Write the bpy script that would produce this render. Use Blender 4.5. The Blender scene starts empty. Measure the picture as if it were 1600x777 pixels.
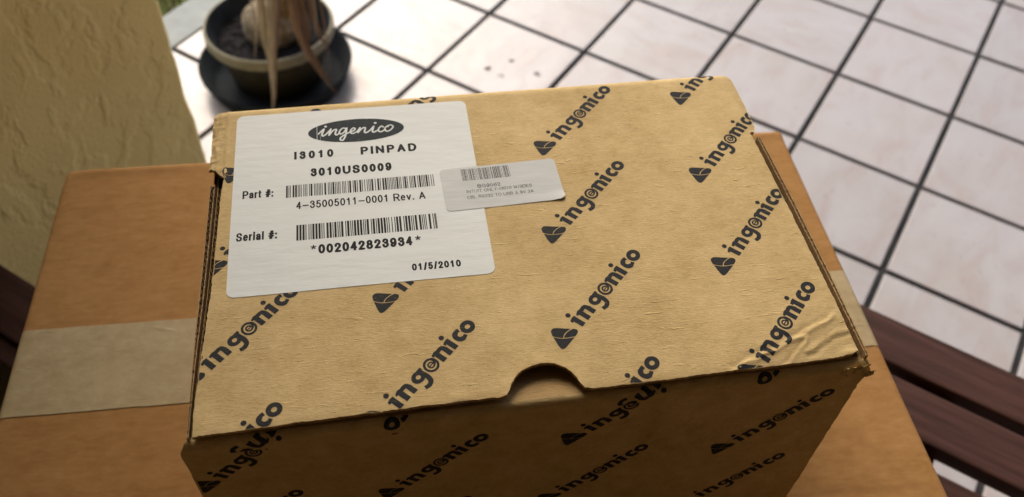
import bpy, bmesh, math, random
import numpy as np
from mathutils import Vector, Matrix, noise
from mathutils.geometry import delaunay_2d_cdt

random.seed(7)
S = bpy.context.scene
COL = S.collection
R = math.radians

# ------------------------------------------------------------------ camera
FLOOR_TO_TOP = 0.7557                      # height of the small box's lid above the floor
cd = bpy.data.cameras.new("camera"); cam = bpy.data.objects.new("camera", cd); COL.objects.link(cam)
rows = ((0.986419, -0.159443, 0.039439), (-0.096915, -0.758877, -0.643982), (0.132608, 0.631414, -0.764023))
M3 = Matrix((rows[0], [-a for a in rows[1]], [-a for a in rows[2]])).transposed()
cam.matrix_world = Matrix.Translation((0.072905, -0.155954, 0.271081 + FLOOR_TO_TOP)) @ M3.to_4x4()
cd.sensor_fit = 'HORIZONTAL'; cd.sensor_width = 5.64; cd.lens = 5.64 * 1400 / 1600
cd.clip_start = 0.02; cd.clip_end = 400
cd.dof.use_dof = True; cd.dof.focus_distance = 0.345; cd.dof.aperture_fstop = 2.0
S.camera = cam

# ------------------------------------------------------------------ sky, sun, exposure
SUN_AZ = math.atan2(-0.14, 0.99)            # clockwise from +Y
SUN_EL = R(38)
w = bpy.data.worlds.new("World"); S.world = w; w.use_nodes = True
wn = w.node_tree.nodes; wl = w.node_tree.links
sky = wn.new("ShaderNodeTexSky"); sky.sky_type = 'NISHITA'; sky.sun_disc = False
sky.sun_elevation = SUN_EL; sky.sun_rotation = SUN_AZ
sky.air_density = 1.0; sky.dust_density = 5.0; sky.ozone_density = 0.6
wn["Background"].inputs[1].default_value = 0.15
wl.new(sky.outputs[0], wn["Background"].inputs[0])
sd = bpy.data.lights.new("sun", 'SUN'); sd.energy = 0.8; sd.angle = R(40); sd.color = (1.0, 0.97, 0.93)
sun = bpy.data.objects.new("sun", sd); COL.objects.link(sun)
sdir = Vector((math.sin(SUN_AZ) * math.cos(SUN_EL), math.cos(SUN_AZ) * math.cos(SUN_EL), math.sin(SUN_EL)))
sun.rotation_euler = sdir.to_track_quat('Z', 'Y').to_euler(); sun.location = (1, 3, 4)
S.view_settings.view_transform = 'Standard'; S.view_settings.look = 'None'
S.view_settings.exposure = 0.75; S.view_settings.gamma = 1.0

# ------------------------------------------------------------------ helpers
def link(name, me, mat=None, parent=None, kind=None):
    o = bpy.data.objects.new(name, me); COL.objects.link(o)
    if mat is not None and me is not None and not me.materials: me.materials.append(mat)
    if parent is not None: o.parent = parent
    if kind: o['kind'] = kind
    return o
def tag(o, label, cat, group=None):
    o['label'] = label; o['category'] = cat
    if group: o['group'] = group
    return o
def empty(name, loc=(0, 0, 0), rz=0.0):
    o = bpy.data.objects.new(name, None); COL.objects.link(o)
    o.location = loc; o.rotation_euler = (0, 0, rz); o.empty_display_size = 0.05
    return o
def mesh(name, v, f, smooth=False):
    me = bpy.data.meshes.new(name); me.from_pydata([tuple(p) for p in v], [], f); me.update()
    if smooth: me.polygons.foreach_set('use_smooth', [True] * len(me.polygons))
    return me
def box_mesh(name, lo, hi, bevel=0.0, seg=2):
    bm = bmesh.new(); bmesh.ops.create_cube(bm, size=1)
    for v in bm.verts:
        for k in range(3): v.co[k] = lo[k] if v.co[k] < 0 else hi[k]
    if bevel: bmesh.ops.bevel(bm, geom=bm.edges[:], offset=bevel, segments=seg, profile=0.6, affect='EDGES')
    me = bpy.data.meshes.new(name); bm.to_mesh(me); bm.free()
    return me
def ss(a, b, x): t = max(0., min(1., (x - a) / (b - a))); return t * t * (3 - 2 * t)
def nz(x, y, z=0.0): return noise.noise(Vector((x, y, z)))
def pip(P, poly):
    """points (n,2) inside polygon"""
    x, y = P[:, 0], P[:, 1]; ins = np.zeros(len(P), bool); n = len(poly); j = n - 1
    for i in range(n):
        xi, yi = poly[i]; xj, yj = poly[j]
        if yi != yj:
            c = ((yi > y) != (yj > y)) & (x < (xj - xi) * (y - yi) / (yj - yi) + xi); ins ^= c
        j = i
    return ins
def cdt(adds, subs=(), clips=(), extra=()):
    """triangulate union(adds) - union(subs), inside all clips -> verts2d, tris"""
    pts, edges = [], []
    for poly in list(adds) + list(subs) + list(clips):
        b = len(pts); pts += [Vector((p[0], p[1])) for p in poly]; n = len(poly)
        edges += [(b + k, b + (k + 1) % n) for k in range(n)]
    pts += [Vector((p[0], p[1])) for p in extra]
    v, e, f = delaunay_2d_cdt(pts, edges, [], 0, 1e-5)[:3]
    V = np.array([(p[0], p[1]) for p in v]); F = np.array([t for t in f if len(t) == 3])
    c = V[F].mean(1); keep = np.zeros(len(F), bool)
    for p in adds: keep |= pip(c, p)
    for p in subs: keep &= ~pip(c, p)
    for p in clips: keep &= pip(c, p)
    F = F[keep]
    if len(F) == 0: return V[:0], F
    a = V[F]; ar = (a[:, 1, 0] - a[:, 0, 0]) * (a[:, 2, 1] - a[:, 0, 1]) - (a[:, 2, 0] - a[:, 0, 0]) * (a[:, 1, 1] - a[:, 0, 1])
    F = F[np.abs(ar) > 1e-7]; ar = ar[np.abs(ar) > 1e-7]; F[ar < 0] = F[ar < 0][:, ::-1]
    used = np.unique(F); remap = -np.ones(len(V), int); remap[used] = np.arange(len(used))
    return V[used], remap[F]
def spline(pts, n=8, closed=False):
    """Catmull-Rom through pts"""
    P = [np.array(p, float) for p in pts]; m = len(P); out = []
    rng = range(m if closed else m - 1)
    for i in rng:
        g = (lambda k: P[k % m]) if closed else (lambda k: P[min(max(k, 0), m - 1)])
        p0, p1, p2, p3 = g(i - 1), g(i), g(i + 1), g(i + 2)
        for k in range(n):
            t = k / n
            out.append(.5 * ((2 * p1) + (-p0 + p2) * t + (2 * p0 - 5 * p1 + 4 * p2 - p3) * t * t + (-p0 + 3 * p1 - 3 * p2 + p3) * t ** 3))
    if not closed: out.append(P[-1])
    return out
def stroke(path, wd, cap=True):
    """thick line -> outline polygons (quads per step plus round joints)"""
    polys = []
    path = [np.array(p, float) for p in path]
    ws = wd if hasattr(wd, '__len__') else [wd] * len(path)
    for i in range(len(path) - 1):
        a, b = path[i], path[i + 1]; dd = b - a; L = np.hypot(*dd)
        if L < 1e-6: continue
        n = np.array([-dd[1], dd[0]]) / L
        polys.append([a + n * ws[i] / 2, b + n * ws[i + 1] / 2, b - n * ws[i + 1] / 2, a - n * ws[i] / 2])
    for i in range(len(path)):
        if not cap and i in (0, len(path) - 1): continue
        polys.append(circle(path[i], ws[i] / 2, 10))
    return polys
def ribbon(path, wd):
    """single outline for an open smooth path, flat ends"""
    path = [np.array(p, float) for p in path]; L, Rr = [], []
    ws = wd if hasattr(wd, '__len__') else [wd] * len(path)
    for i, a in enumerate(path):
        t = path[min(i + 1, len(path) - 1)] - path[max(i - 1, 0)]; t = t / np.hypot(*t); n = np.array([-t[1], t[0]])
        L.append(a + n * ws[i] / 2); Rr.append(a - n * ws[i] / 2)
    return [L + Rr[::-1]]
def circle(c, r, n=24, ry=None):
    ry = r if ry is None else ry
    return [np.array((c[0] + r * math.cos(2 * math.pi * k / n), c[1] + ry * math.sin(2 * math.pi * k / n))) for k in range(n)]
def rrect(x0, y0, x1, y1, r, n=5):
    out = []
    for cx, cy, a in ((x1 - r, y0 + r, -90), (x1 - r, y1 - r, 0), (x0 + r, y1 - r, 90), (x0 + r, y0 + r, 180)):
        for k in range(n + 1):
            t = R(a + 90 * k / n); out.append((cx + r * math.cos(t), cy + r * math.sin(t)))
    return out
def densify(poly, step):
    out = []
    for i in range(len(poly)):
        a = np.array(poly[i], float); b = np.array(poly[(i + 1) % len(poly)], float)
        n = max(1, int(round(np.hypot(*(b - a)) / step)))
        out += [a + (b - a) * k / n for k in range(n)]
    return out
def grid_pts(x0, y0, x1, y1, s, jit=0.15):
    return [(x + random.uniform(-jit, jit) * s, y + random.uniform(-jit, jit) * s)
            for x in np.arange(x0 + s / 2, x1, s) for y in np.arange(y0 + s / 2, y1, s)]
def boundary_loops(F):
    cnt = {}
    for t in F:
        for a, b in ((t[0], t[1]), (t[1], t[2]), (t[2], t[0])): cnt[(a, b)] = 1
    return [(a, b) for (a, b) in cnt if (b, a) not in cnt]
def slab(name, V2, F, top, bottom):
    """two-sided sheet: top(x,y)->3d, bottom(x,y)->3d, joined along the rim"""
    n = len(V2); v = [top(*p) for p in V2] + [bottom(*p) for p in V2]
    f = [tuple(int(i) for i in t) for t in F] + [(int(t[2]) + n, int(t[1]) + n, int(t[0]) + n) for t in F]
    v = v + v                                            # the rim has vertices of its own, so it does not bend the face normals
    rim = [(int(b) + 2 * n, int(a) + 2 * n, int(a) + 3 * n, int(b) + 3 * n) for a, b in boundary_loops(F)]
    me = mesh(name, v, f + rim)
    sm = [True] * len(f) + [False] * len(rim); me.polygons.foreach_set('use_smooth', sm)
    mi = [0] * len(f) + [1] * len(rim)
    return me, mi

# ------------------------------------------------------------------ materials
def newmat(name):
    m = bpy.data.materials.new(name); m.use_nodes = True
    return m, m.node_tree.nodes, m.node_tree.links, m.node_tree.nodes["Principled BSDF"]
def tnoise(n, l, vec, scale, detail=4, rough=0.55, mapscale=None, dist=0.0):
    if mapscale is not None:
        mp = n.new("ShaderNodeMapping"); mp.inputs['Scale'].default_value = mapscale; l.new(vec, mp.inputs[0]); vec = mp.outputs[0]
    t = n.new("ShaderNodeTexNoise"); t.inputs['Scale'].default_value = scale; t.inputs['Detail'].default_value = detail
    t.inputs['Roughness'].default_value = rough; t.inputs['Distortion'].default_value = dist
    l.new(vec, t.inputs['Vector']); return t.outputs['Fac']
def ramp(n, l, fac, stops):
    r = n.new("ShaderNodeValToRGB"); el = r.color_ramp.elements
    while len(el) < len(stops): el.new(0.5)
    for e, (p, c) in zip(el, stops): e.position = p; e.color = (*c, 1) if len(c) == 3 else c
    l.new(fac, r.inputs[0]); return r.outputs[0]
def mixc(n, l, fac, a, b, mode='MIX'):
    x = n.new("ShaderNodeMix"); x.data_type = 'RGBA'; x.blend_type = mode
    for s, v in ((x.inputs[0], fac), (x.inputs[6], a), (x.inputs[7], b)):
        if isinstance(v, (int, float)): s.default_value = v
        elif isinstance(v, tuple): s.default_value = (*v, 1)
        else: l.new(v, s)
    return x.outputs[2]
def madd(n, l, a, b, op='ADD'):
    x = n.new("ShaderNodeMath"); x.operation = op
    for s, v in zip(x.inputs, (a, b)):
        if isinstance(v, (int, float)): s.default_value = v
        else: l.new(v, s)
    return x.outputs[0]
def bump(n, l, h, dist, strength=1.0, normal=None):
    b = n.new("ShaderNodeBump"); b.inputs['Strength'].default_value = strength; b.inputs['Distance'].default_value = dist
    l.new(h, b.inputs['Height'])
    if normal is not None: l.new(normal, b.inputs['Normal'])
    return b.outputs[0]
def objco(n): return n.new("ShaderNodeTexCoord").outputs['Object']

def board_mat(name, base, dark, light, streak=(480, 1600, 700), bumpd=0.00020, mott=16, rough=0.85, ax='x', mottle_amt=0.5, spec=0.2):
    """kraft board: fine fibres lying along one direction, blotches, small pits"""
    m, n, l, p = newmat(name); co = objco(n)
    st = streak if ax == 'x' else (streak[1], streak[0], streak[2])
    fib = tnoise(n, l, co, 1.0, 5, 0.65, mapscale=st)
    fine = tnoise(n, l, co, 1.0, 3, 0.6, mapscale=tuple(s * .33 for s in st), dist=0.0)
    blot = tnoise(n, l, co, mott, 4, 0.6)
    sp = tnoise(n, l, co, 700, 2, 0.5)
    c = ramp(n, l, madd(n, l, madd(n, l, fib, 0.6, 'MULTIPLY'), madd(n, l, fine, 0.4, 'MULTIPLY')), [(0.34, dark), (0.5, base), (0.66, light)])
    bl = ramp(n, l, madd(n, l, madd(n, l, blot, 0.5, 'MULTIPLY'), madd(n, l, tnoise(n, l, co, mott * 6, 4, 0.65), 0.5, 'MULTIPLY')), [(0.36, dark), (0.64, light)])
    c = mixc(n, l, mottle_amt, c, bl)
    c = mixc(n, l, ramp(n, l, sp, [(0.70, (0, 0, 0)), (0.80, (.35, .35, .35))]), c, tuple(x * 0.45 for x in base))
    l.new(c, p.inputs['Base Color']); p.inputs['Roughness'].default_value = rough; p.inputs['Specular IOR Level'].default_value = spec
    loose = ramp(n, l, tnoise(n, l, co, 1.0, 2, 0.5, mapscale=tuple(s * k_ for s, k_ in zip(st, (.30, .55, .5))), dist=0.8), [(0.66, (0, 0, 0)), (0.74, (1, 1, 1))])   # stray fibres, small dents
    h = madd(n, l, madd(n, l, fib, madd(n, l, fine, 0.2, 'MULTIPLY')), madd(n, l, loose, 0.9, 'MULTIPLY'))
    l.new(bump(n, l, h, bumpd), p.inputs['Normal'])
    return m
KRAFT = board_mat("kraft_board", (.555, .41, .19), (.41, .285, .115), (.69, .53, .275))
KRAFT_IN_SHADE = board_mat("shaded_inner_liner", (.40, .265, .115), (.33, .21, .085), (.47, .33, .155))  # inner liner brown, darkened to put the notch's shade into the colour
KRAFT_EDGE = board_mat("kraft_cut_edge", (.36, .235, .11), (.27, .165, .07), (.47, .32, .16), streak=(600, 600, 600), bumpd=0.0003)
CARTON = board_mat("carton_board", (.325, .172, .060), (.255, .128, .040), (.40, .225, .088), streak=(120, 330, 330), bumpd=0.00004, mott=12, rough=0.85, mottle_amt=0.4, spec=0.1)
TAPE = board_mat("paper_tape", (.365, .285, .155), (.285, .215, .105), (.445, .36, .215), streak=(150, 260, 200), bumpd=0.00012, mott=22, rough=0.6)

def ink_mat(name, col, wear, under, edge=(0.62, 0.72)):
    m, n, l, p = newmat(name); co = objco(n)
    fib = tnoise(n, l, co, 1.0, 5, 0.65, mapscale=(480, 1600, 700))
    g = tnoise(n, l, co, 1.0, 3, 0.6, mapscale=(500, 1900, 900))
    f = ramp(n, l, madd(n, l, madd(n, l, fib, 0.55, 'MULTIPLY'), madd(n, l, g, 0.45, 'MULTIPLY')), [(edge[0], (0, 0, 0)), (edge[1], (wear, wear, wear))])
    l.new(mixc(n, l, f, col, under), p.inputs['Base Color']); p.inputs['Roughness'].default_value = 0.7
    p.inputs['Specular IOR Level'].default_value = 0.1
    l.new(bump(n, l, fib, 0.00010), p.inputs['Normal'])
    return m
INK = ink_mat("printed_ink", (.026, .028, .030), 0.55, (.30, .22, .12), edge=(0.56, 0.72))
INK_LABEL = ink_mat("label_ink", (.022, .022, .024), 0.35, (.4, .4, .4), edge=(0.60, 0.80))
INK_FADED = ink_mat("faded_label_ink", (.06, .06, .065), 0.5, (.5, .5, .5), edge=(0.45, 0.62))
INK_LOGO = ink_mat("logo_oval_ink", (.026, .034, .040), 0.5, (.20, .23, .25), edge=(0.56, 0.72))

def paper_mat(name, base, rough, spec):
    m, n, l, p = newmat(name); co = objco(n)
    b = tnoise(n, l, co, 30, 4, 0.6)
    l.new(ramp(n, l, b, [(0.3, tuple(x * .95 for x in base)), (0.7, base)]), p.inputs['Base Color'])
    fib = tnoise(n, l, co, 1.0, 4, 0.55, mapscale=(70, 330, 200)); wr = tnoise(n, l, co, 1.0, 3, 0.5, mapscale=(45, 110, 60))
    l.new(bump(n, l, madd(n, l, fib, madd(n, l, wr, 1.4, 'MULTIPLY')), 0.00013), p.inputs['Normal'])
    p.inputs['Roughness'].default_value = rough; p.inputs['Specular IOR Level'].default_value = spec
    return m
PAPER = paper_mat("white_label_paper", (.675, .715, .70), 0.6, 0.22)
PAPER2 = paper_mat("grey_label_paper", (.52, .54, .53), 0.55, 0.2)

def simple(name, col, rough, spec=0.4, var=0.15, vs=30, bumpd=0.0, bs=200):
    m, n, l, p = newmat(name); co = objco(n)
    b = tnoise(n, l, co, vs, 5, 0.6)
    l.new(ramp(n, l, b, [(0.3, tuple(x * (1 - var) for x in col)), (0.7, tuple(min(1, x * (1 + var)) for x in col))]), p.inputs['Base Color'])
    p.inputs['Roughness'].default_value = rough; p.inputs['Specular IOR Level'].default_value = spec
    if bumpd: l.new(bump(n, l, tnoise(n, l, co, bs, 5, 0.6), bumpd), p.inputs['Normal'])
    return m
GROUT = simple("dark_grout", (.026, .026, .028), 0.85, 0.2, 0.5, 25, 0.0006, 300)
CONC = simple("grey_concrete", (.31, .335, .325), 0.85, 0.3, 0.12, 25, 0.0012, 160)
SOIL = simple("dark_potting_soil", (.016, .015, .016), 0.95, 0.2, 0.5, 90, 0.003, 220)
EARTH = simple("lawn_earth", (.055, .06, .025), 0.95, 0.2, 0.4, 20, 0.01, 60)
POTBODY = simple("olive_black_plastic", (.040, .034, .020), 0.55, 0.25, 0.35, 18)
POTRIM = simple("dusty_pot_rim", (.20, .18, .115), 0.6, 0.3, 0.25, 40)
SAUCER = simple("black_plastic", (.020, .024, .028), 0.75, 0.05, 0.3, 25)
BULB = simple("corky_bark", (.25, .205, .145), 0.95, 0.1, 0.6, 70, 0.006, 110)
BARK = simple("brown_bark", (.17, .115, .06), 0.9, 0.2, 0.4, 60, 0.003, 150)
DARKWALL = simple("blocker_wall_brown", (.22, .155, .09), 0.7, 0.3, 0.2, 6)  # brown of the added light-blocking walls
CEIL = simple("blocker_ceiling_brown", (.10, .07, .045), 0.9, 0.2, 0.05, 3)  # brown of the added light-blocking roof
CRUMB = simple("dark_crumb", (.05, .045, .04), 0.9, 0.2, 0.3, 300)

def tile_mat():
    m, n, l, p = newmat("glazed_tile"); co = objco(n)
    oi = n.new("ShaderNodeObjectInfo")
    add = n.new("ShaderNodeVectorMath"); add.operation = 'ADD'
    sc = n.new("ShaderNodeVectorMath"); sc.operation = 'SCALE'; sc.inputs[3].default_value = 7.0
    cmb = n.new("ShaderNodeCombineXYZ"); l.new(oi.outputs['Random'], cmb.inputs[0]); l.new(oi.outputs['Random'], cmb.inputs[1])
    l.new(cmb.outputs[0], sc.inputs[0]); l.new(co, add.inputs[0]); l.new(sc.outputs[0], add.inputs[1])
    a = tnoise(n, l, add.outputs[0], 1.0, 5, 0.6, mapscale=(9, 22, 10), dist=0.6)
    b = tnoise(n, l, add.outputs[0], 60, 4, 0.6)
    c = ramp(n, l, a, [(0.30, (.345, .298, .285)), (0.5, (.372, .355, .357)), (0.72, (.39, .382, .385))])
    c = mixc(n, l, ramp(n, l, b, [(0.66, (0, 0, 0)), (0.85, (.22, .22, .22))]), c, (.36, .30, .27))
    stn = tnoise(n, l, add.outputs[0], 6.5, 4, 0.6)
    c = mixc(n, l, ramp(n, l, stn, [(0.45, (0, 0, 0)), (0.75, (.6, .6, .6))]), c, (.33, .285, .255))
    v = n.new("ShaderNodeMapRange"); v.inputs[3].default_value = 0.93; v.inputs[4].default_value = 1.05; l.new(oi.outputs['Random'], v.inputs[0])
    g = n.new("ShaderNodeVectorMath"); g.operation = 'SCALE'; l.new(c, g.inputs[0]); l.new(v.outputs[0], g.inputs[3])
    l.new(g.outputs[0], p.inputs['Base Color'])
    l.new(ramp(n, l, b, [(0.3, (.26,) * 3), (0.7, (.40,) * 3)]), p.inputs['Roughness']); p.inputs['Specular IOR Level'].default_value = 0.5
    l.new(bump(n, l, tnoise(n, l, add.outputs[0], 16, 3, 0.5), 0.0012), p.inputs['Normal'])
    return m
TILE = tile_mat()
def stucco_mat():
    m, n, l, p = newmat("knockdown_stucco"); co = objco(n)
    a = tnoise(n, l, co, 1.0, 6, 0.55, mapscale=(16, 16, 12), dist=0.25)
    plate = ramp(n, l, a, [(0.46, (0, 0, 0)), (0.51, (1, 1, 1))])
    b = tnoise(n, l, co, 1.0, 4, 0.55, mapscale=(44, 44, 26), dist=0.2)
    pl2 = ramp(n, l, b, [(0.58, (0, 0, 0)), (0.66, (1, 1, 1))])
    c = tnoise(n, l, co, 330, 4, 0.6)
    h = madd(n, l, madd(n, l, plate, madd(n, l, pl2, 0.6, 'MULTIPLY')), madd(n, l, c, 0.8, 'MULTIPLY'))
    l.new(bump(n, l, h, 0.0013), p.inputs['Normal'])
    l.new(ramp(n, l, tnoise(n, l, co, 7, 5, 0.6), [(0.3, (.75, .62, .26)), (0.7, (.82, .69, .30))]), p.inputs['Base Color'])
    p.inputs['Roughness'].default_value = 0.75; p.inputs['Specular IOR Level'].default_value = 0.3
    return m
STUCCO = stucco_mat()
def wood_mat():
    m, n, l, p = newmat("dark_red_stained_wood"); co = objco(n)
    g = tnoise(n, l, co, 1.0, 5, 0.6, mapscale=(9, 120, 120), dist=0.4); f = tnoise(n, l, co, 1.0, 3, 0.6, mapscale=(40, 700, 700))
    c = ramp(n, l, g, [(0.3, (.034, .014, .010)), (0.55, (.060, .027, .020)), (0.75, (.085, .040, .030))])
    l.new(c, p.inputs['Base Color']); p.inputs['Roughness'].default_value = 0.55; p.inputs['Specular IOR Level'].default_value = 0.13
    l.new(bump(n, l, madd(n, l, g, f), 0.0003), p.inputs['Normal'])
    return m
WOOD = wood_mat()
def leaf_mat(name, c0, c1):
    m, n, l, p = newmat(name); co = objco(n)
    g = tnoise(n, l, co, 1.0, 4, 0.6, mapscale=(260, 260, 12))
    l.new(ramp(n, l, g, [(0.3, c0), (0.7, c1)]), p.inputs['Base Color']); p.inputs['Roughness'].default_value = 0.7
    return m
DRYLEAF = leaf_mat("dry_leaf", (.17, .12, .08), (.40, .33, .24))
DRYTIP = leaf_mat("brown_dry_leaf", (.09, .05, .03), (.25, .155, .10))
GRASS = leaf_mat("grass_blade", (.22, .27, .07), (.45, .46, .20))

# ------------------------------------------------------------------ patio frame: s and t run along the tile rows
GA = -0.71156
EI = np.array((math.cos(GA), math.sin(GA))); EJ = np.array((-EI[1], EI[0]))
def st(s, t, z=0.0): q = EI * s + EJ * t; return (q[0], q[1], z)
TS = 0.20805; S0, T0 = 0.01696, 1.37635            # a joint crossing
EDGE_S = S0 - 5 * TS                               # the patio's open edge

# ground, patio slab, tiles
g = link("ground", mesh("ground", [(-150, -150, -.06), (150, -150, -.06), (150, 150, -.06), (-150, 150, -.06)], [(0, 1, 2, 3)]), EARTH, kind='structure')
fl = link("floor", box_mesh("floor", (EDGE_S, -2.2, -0.12), (2.4, 3.4, -0.0035)), GROUT, kind='structure')
fl.rotation_euler = (0, 0, GA)
kb = link("kerb_strip", box_mesh("kerb_strip", (EDGE_S - 0.083, -2.2, -0.12), (EDGE_S - 0.0015, 3.4, -0.001), 0.003), CONC, kind='structure')
kb.rotation_euler = (0, 0, GA)
tile_me = box_mesh("tile", (-TS / 2 + .0048, -TS / 2 + .0048, -0.008), (TS / 2 - .0048, TS / 2 - .0048, 0), 0.0016, 2)
cells = []
for i in range(-5, 11):
    for j in range(-17, 10):
        s, t = S0 + (i + .5) * TS, T0 + (j + .5) * TS
        if t < -2.1 or t > 3.3 or s > 2.3: continue
        cells.append(((s + .25) ** 2 + (t - 1.2) ** 2, s, t))
cells.sort()
for k, (q, s, t) in enumerate(cells[:260]):
    o = link("tile", tile_me, TILE, fl)
    o.location = (s + random.uniform(-.0006, .0006), t + random.uniform(-.0006, .0006), random.uniform(-.0004, .0003))
    o.rotation_euler = (random.uniform(-.001, .001), random.uniform(-.001, .001), random.choice((0, 1, 2, 3)) * math.pi / 2 + random.uniform(-.002, .002))
bm = bmesh.new()
for q, s, t in cells[260:]:
    r = bmesh.ops.create_cube(bm, size=1)['verts']
    for v in r: v.co = Vector((s + v.co.x * (TS - .0068), t + v.co.y * (TS - .0068), -.004 + v.co.z * .008))
me = bpy.data.meshes.new("tile_field"); bm.to_mesh(me); bm.free()
link("tile_field", me, TILE, fl, kind='stuff')

# unseen roof and walls, added to block light except from the open far sides
c_ = link("blocker_ceiling", box_mesh("blocker_ceiling", (EDGE_S + .08, -2.2, 2.45), (2.4, 1.75, 2.6)), CEIL, kind='structure'); c_.rotation_euler = (0, 0, GA)
w1 = link("blocker_wall_behind", box_mesh("blocker_wall_behind", (EDGE_S, -1.45, 0.001), (2.2, -1.3, 2.449)), DARKWALL, kind='structure'); w1.rotation_euler = (0, 0, GA)
w2 = link("blocker_wall_right", box_mesh("blocker_wall_right", (1.5, -1.299, 0.001), (1.65, 1.7, 2.449)), DARKWALL, kind='structure'); w2.rotation_euler = (0, 0, GA)

# stucco wall on the left: its free vertical edge stands at (s=-.59, t=.452)
def stucco_wall():
    ws, wt = -0.59, 0.452
    ys = [-1.295, -0.9, -0.5, -0.2] + list(np.arange(-0.1, 0.44, 0.02)) + [0.444, 0.449]
    zs = list(np.arange(0.001, 1.2, 0.012)) + [1.4, 1.8, 2.2, 2.449]
    prof = lambda z: 0.004 * nz(z * 18, 3.1) + 0.002 * nz(z * 55, 8.0)
    v, f = [], []
    colsn = len(ys) + 3
    for z in zs:
        for y in ys: v.append((ws + 0.0015 * nz(y * 14, z * 14), y + (prof(z) if y > .43 else 0), z))
        v.append((ws - .003, wt + prof(z), z)); v.append((ws - .012, wt + .002 + prof(z), z)); v.append((ws - .15, wt + .002, z))
    for a in range(len(zs) - 1):
        for b in range(colsn - 1):
            k = a * colsn + b; f.append((k, k + 1, k + colsn + 1, k + colsn))
    n0 = len(v)
    for z in (zs[0], zs[-1]): v.append((ws - .15, ys[0], z))
    f.append((n0, n0 + 1, (len(zs) - 1) * colsn, 0)) if False else None
    f.append((colsn - 1, n0, n0 + 1, len(zs) * colsn - 1))
    return mesh("stucco_wall", v, f, True)
wl_ = link("stucco_wall", stucco_wall(), STUCCO); wl_.rotation_euler = (0, 0, GA)
tag(wl_, "tan knockdown stucco wall ending at a rough vertical edge beside the potted plant", "wall")

# lawn beyond the kerb: soil is the ground sheet, blades are one mass
v, f = [], []
for k in range(9000):
    s = EDGE_S - .09 - random.random() ** 1.3 * 0.9; t = random.uniform(-.1, 2.4)
    x, y, _ = st(s, t); h = random.uniform(.025, .075); a = random.uniform(0, 6.28); wd = random.uniform(.0012, .0028)
    dx, dy = math.cos(a), math.sin(a); lean = random.uniform(0, .7) * h; b = len(v)
    v += [(x - dy * wd, y + dx * wd, -.06), (x + dy * wd, y - dx * wd, -.06), (x + dx * lean * .4 + dy * wd * .7, y + dy * lean * .4 - dx * wd * .7, -.06 + h * .6),
          (x + dx * lean * .4 - dy * wd * .7, y + dy * lean * .4 + dx * wd * .7, -.06 + h * .6), (x + dx * lean, y + dy * lean, -.06 + h)]
    f += [(b, b + 1, b + 2, b + 3), (b + 3, b + 2, b + 4)]
link("lawn_grass", mesh("lawn_grass", v, f), GRASS, kind='stuff')
gr = bpy.data.objects["lawn_grass"]; tag(gr, "patch of green lawn grass beyond the grey kerb strip", "grass")

# ------------------------------------------------------------------ bench
SEAT = FLOOR_TO_TOP - 0.34
bench = empty("slatted_bench", (0, 0, 0), GA)
tag(bench, "dark red wooden slatted bench under the large brown carton", "bench")
rowsb = [(.449, .495, -.20), (.3905, .4385, -.20), (.325, .3705, -.26), (.268, .314, -.27), (.204, .250, -.29), (.141, .187, -.31), (.078, .125, -.575),
         (.020, .066, -.33), (-.038, .008, -.33), (-.096, -.050, -.33), (-.154, -.108, -.33)]
for lo, hi, a in rowsb:
    o = link("slat", box_mesh("slat", (a, lo, SEAT - .016), (.86, hi, SEAT), .0025, 2), WOOD, bench)
for s in (-.13, .27, .74):
    link("cross_rail", box_mesh("cross_rail", (s - .02, -.13, SEAT - .061), (s + .02, .47 if s > 0 else .34, SEAT - .0165), .003), WOOD, bench)
link("shade_board", box_mesh("shade_board", (-.56, .0605, SEAT - .30), (-.155, .0775, SEAT - .004), .002), WOOD, bench)  # added board, gives the black shade under the long slat
for s, t in ((-.13, -.09), (-.13, .30), (.74, -.09), (.74, .42)):
    link("leg", box_mesh("leg", (s - .022, t - .022, 0.0005), (s + .022, t + .022, SEAT - .0612), .003), WOOD, bench)

# ------------------------------------------------------------------ large carton
CH = 0.21
carton = empty("large_carton", (0, 0, SEAT + .0003), -0.03893)
tag(carton, "large plain brown cardboard carton sealed with grey paper tape, on the bench", "carton")
CX0, CX1, CY0, CY1 = -131.4, 328.8, -190.0, 269.5           # mm
TY0, TY1 = 94.5, 147.1; SEAM = 121.0
def seg_d(x, y, a, b):
    ax, ay = a; bx, by = b; L2 = (bx - ax) ** 2 + (by - ay) ** 2
    t = max(0, min(1, ((x - ax) * (bx - ax) + (y - ay) * (by - ay)) / L2))
    return math.hypot(x - ax - t * (bx - ax), y - ay - t * (by - ay))
def ridge(x, y, pts, wd, amp):
    q = min(seg_d(x, y, pts[i], pts[i + 1]) for i in range(len(pts) - 1)); return amp * math.exp(-(q / wd) ** 2)
CCR = [(292, 40), (301, 24), (309, 12), (320, 0), (326, -14)]
CCR2 = [(255, 8), (275, 9), (300, 6), (318, 2)]
def zc(x, y):
    z = -0.5 + 0.45 * nz(x * .014, y * .014, 5)
    r = 4.0
    for e in (x - CX0, CX1 - x, CY1 - y, y - CY0):
        if e < r: e = max(e, 0); z -= r - math.sqrt(max(0, r * r - (r - e) ** 2))
    if y > CY1 - 14: z += .7 * math.exp(-((CY1 - 5 - y) / 3.0) ** 2)          # the fold stands a little proud
    if x > 230 and y < 60: z += ridge(x, y, CCR, 1.6, -1.0) + ridge(x + 2.4, y + 1.6, CCR, 1.8, .7) + ridge(x, y, CCR2, 1.4, .5) + ridge(x, y - 3, CCR2, 1.6, -.4)
    c = math.hypot(x - CX0, y - CY1)
    if c < 22: z -= 2.2 * (1 - c / 22) ** 2 * (1 + .6 * nz(x * .3, y * .3))
    return z
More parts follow.
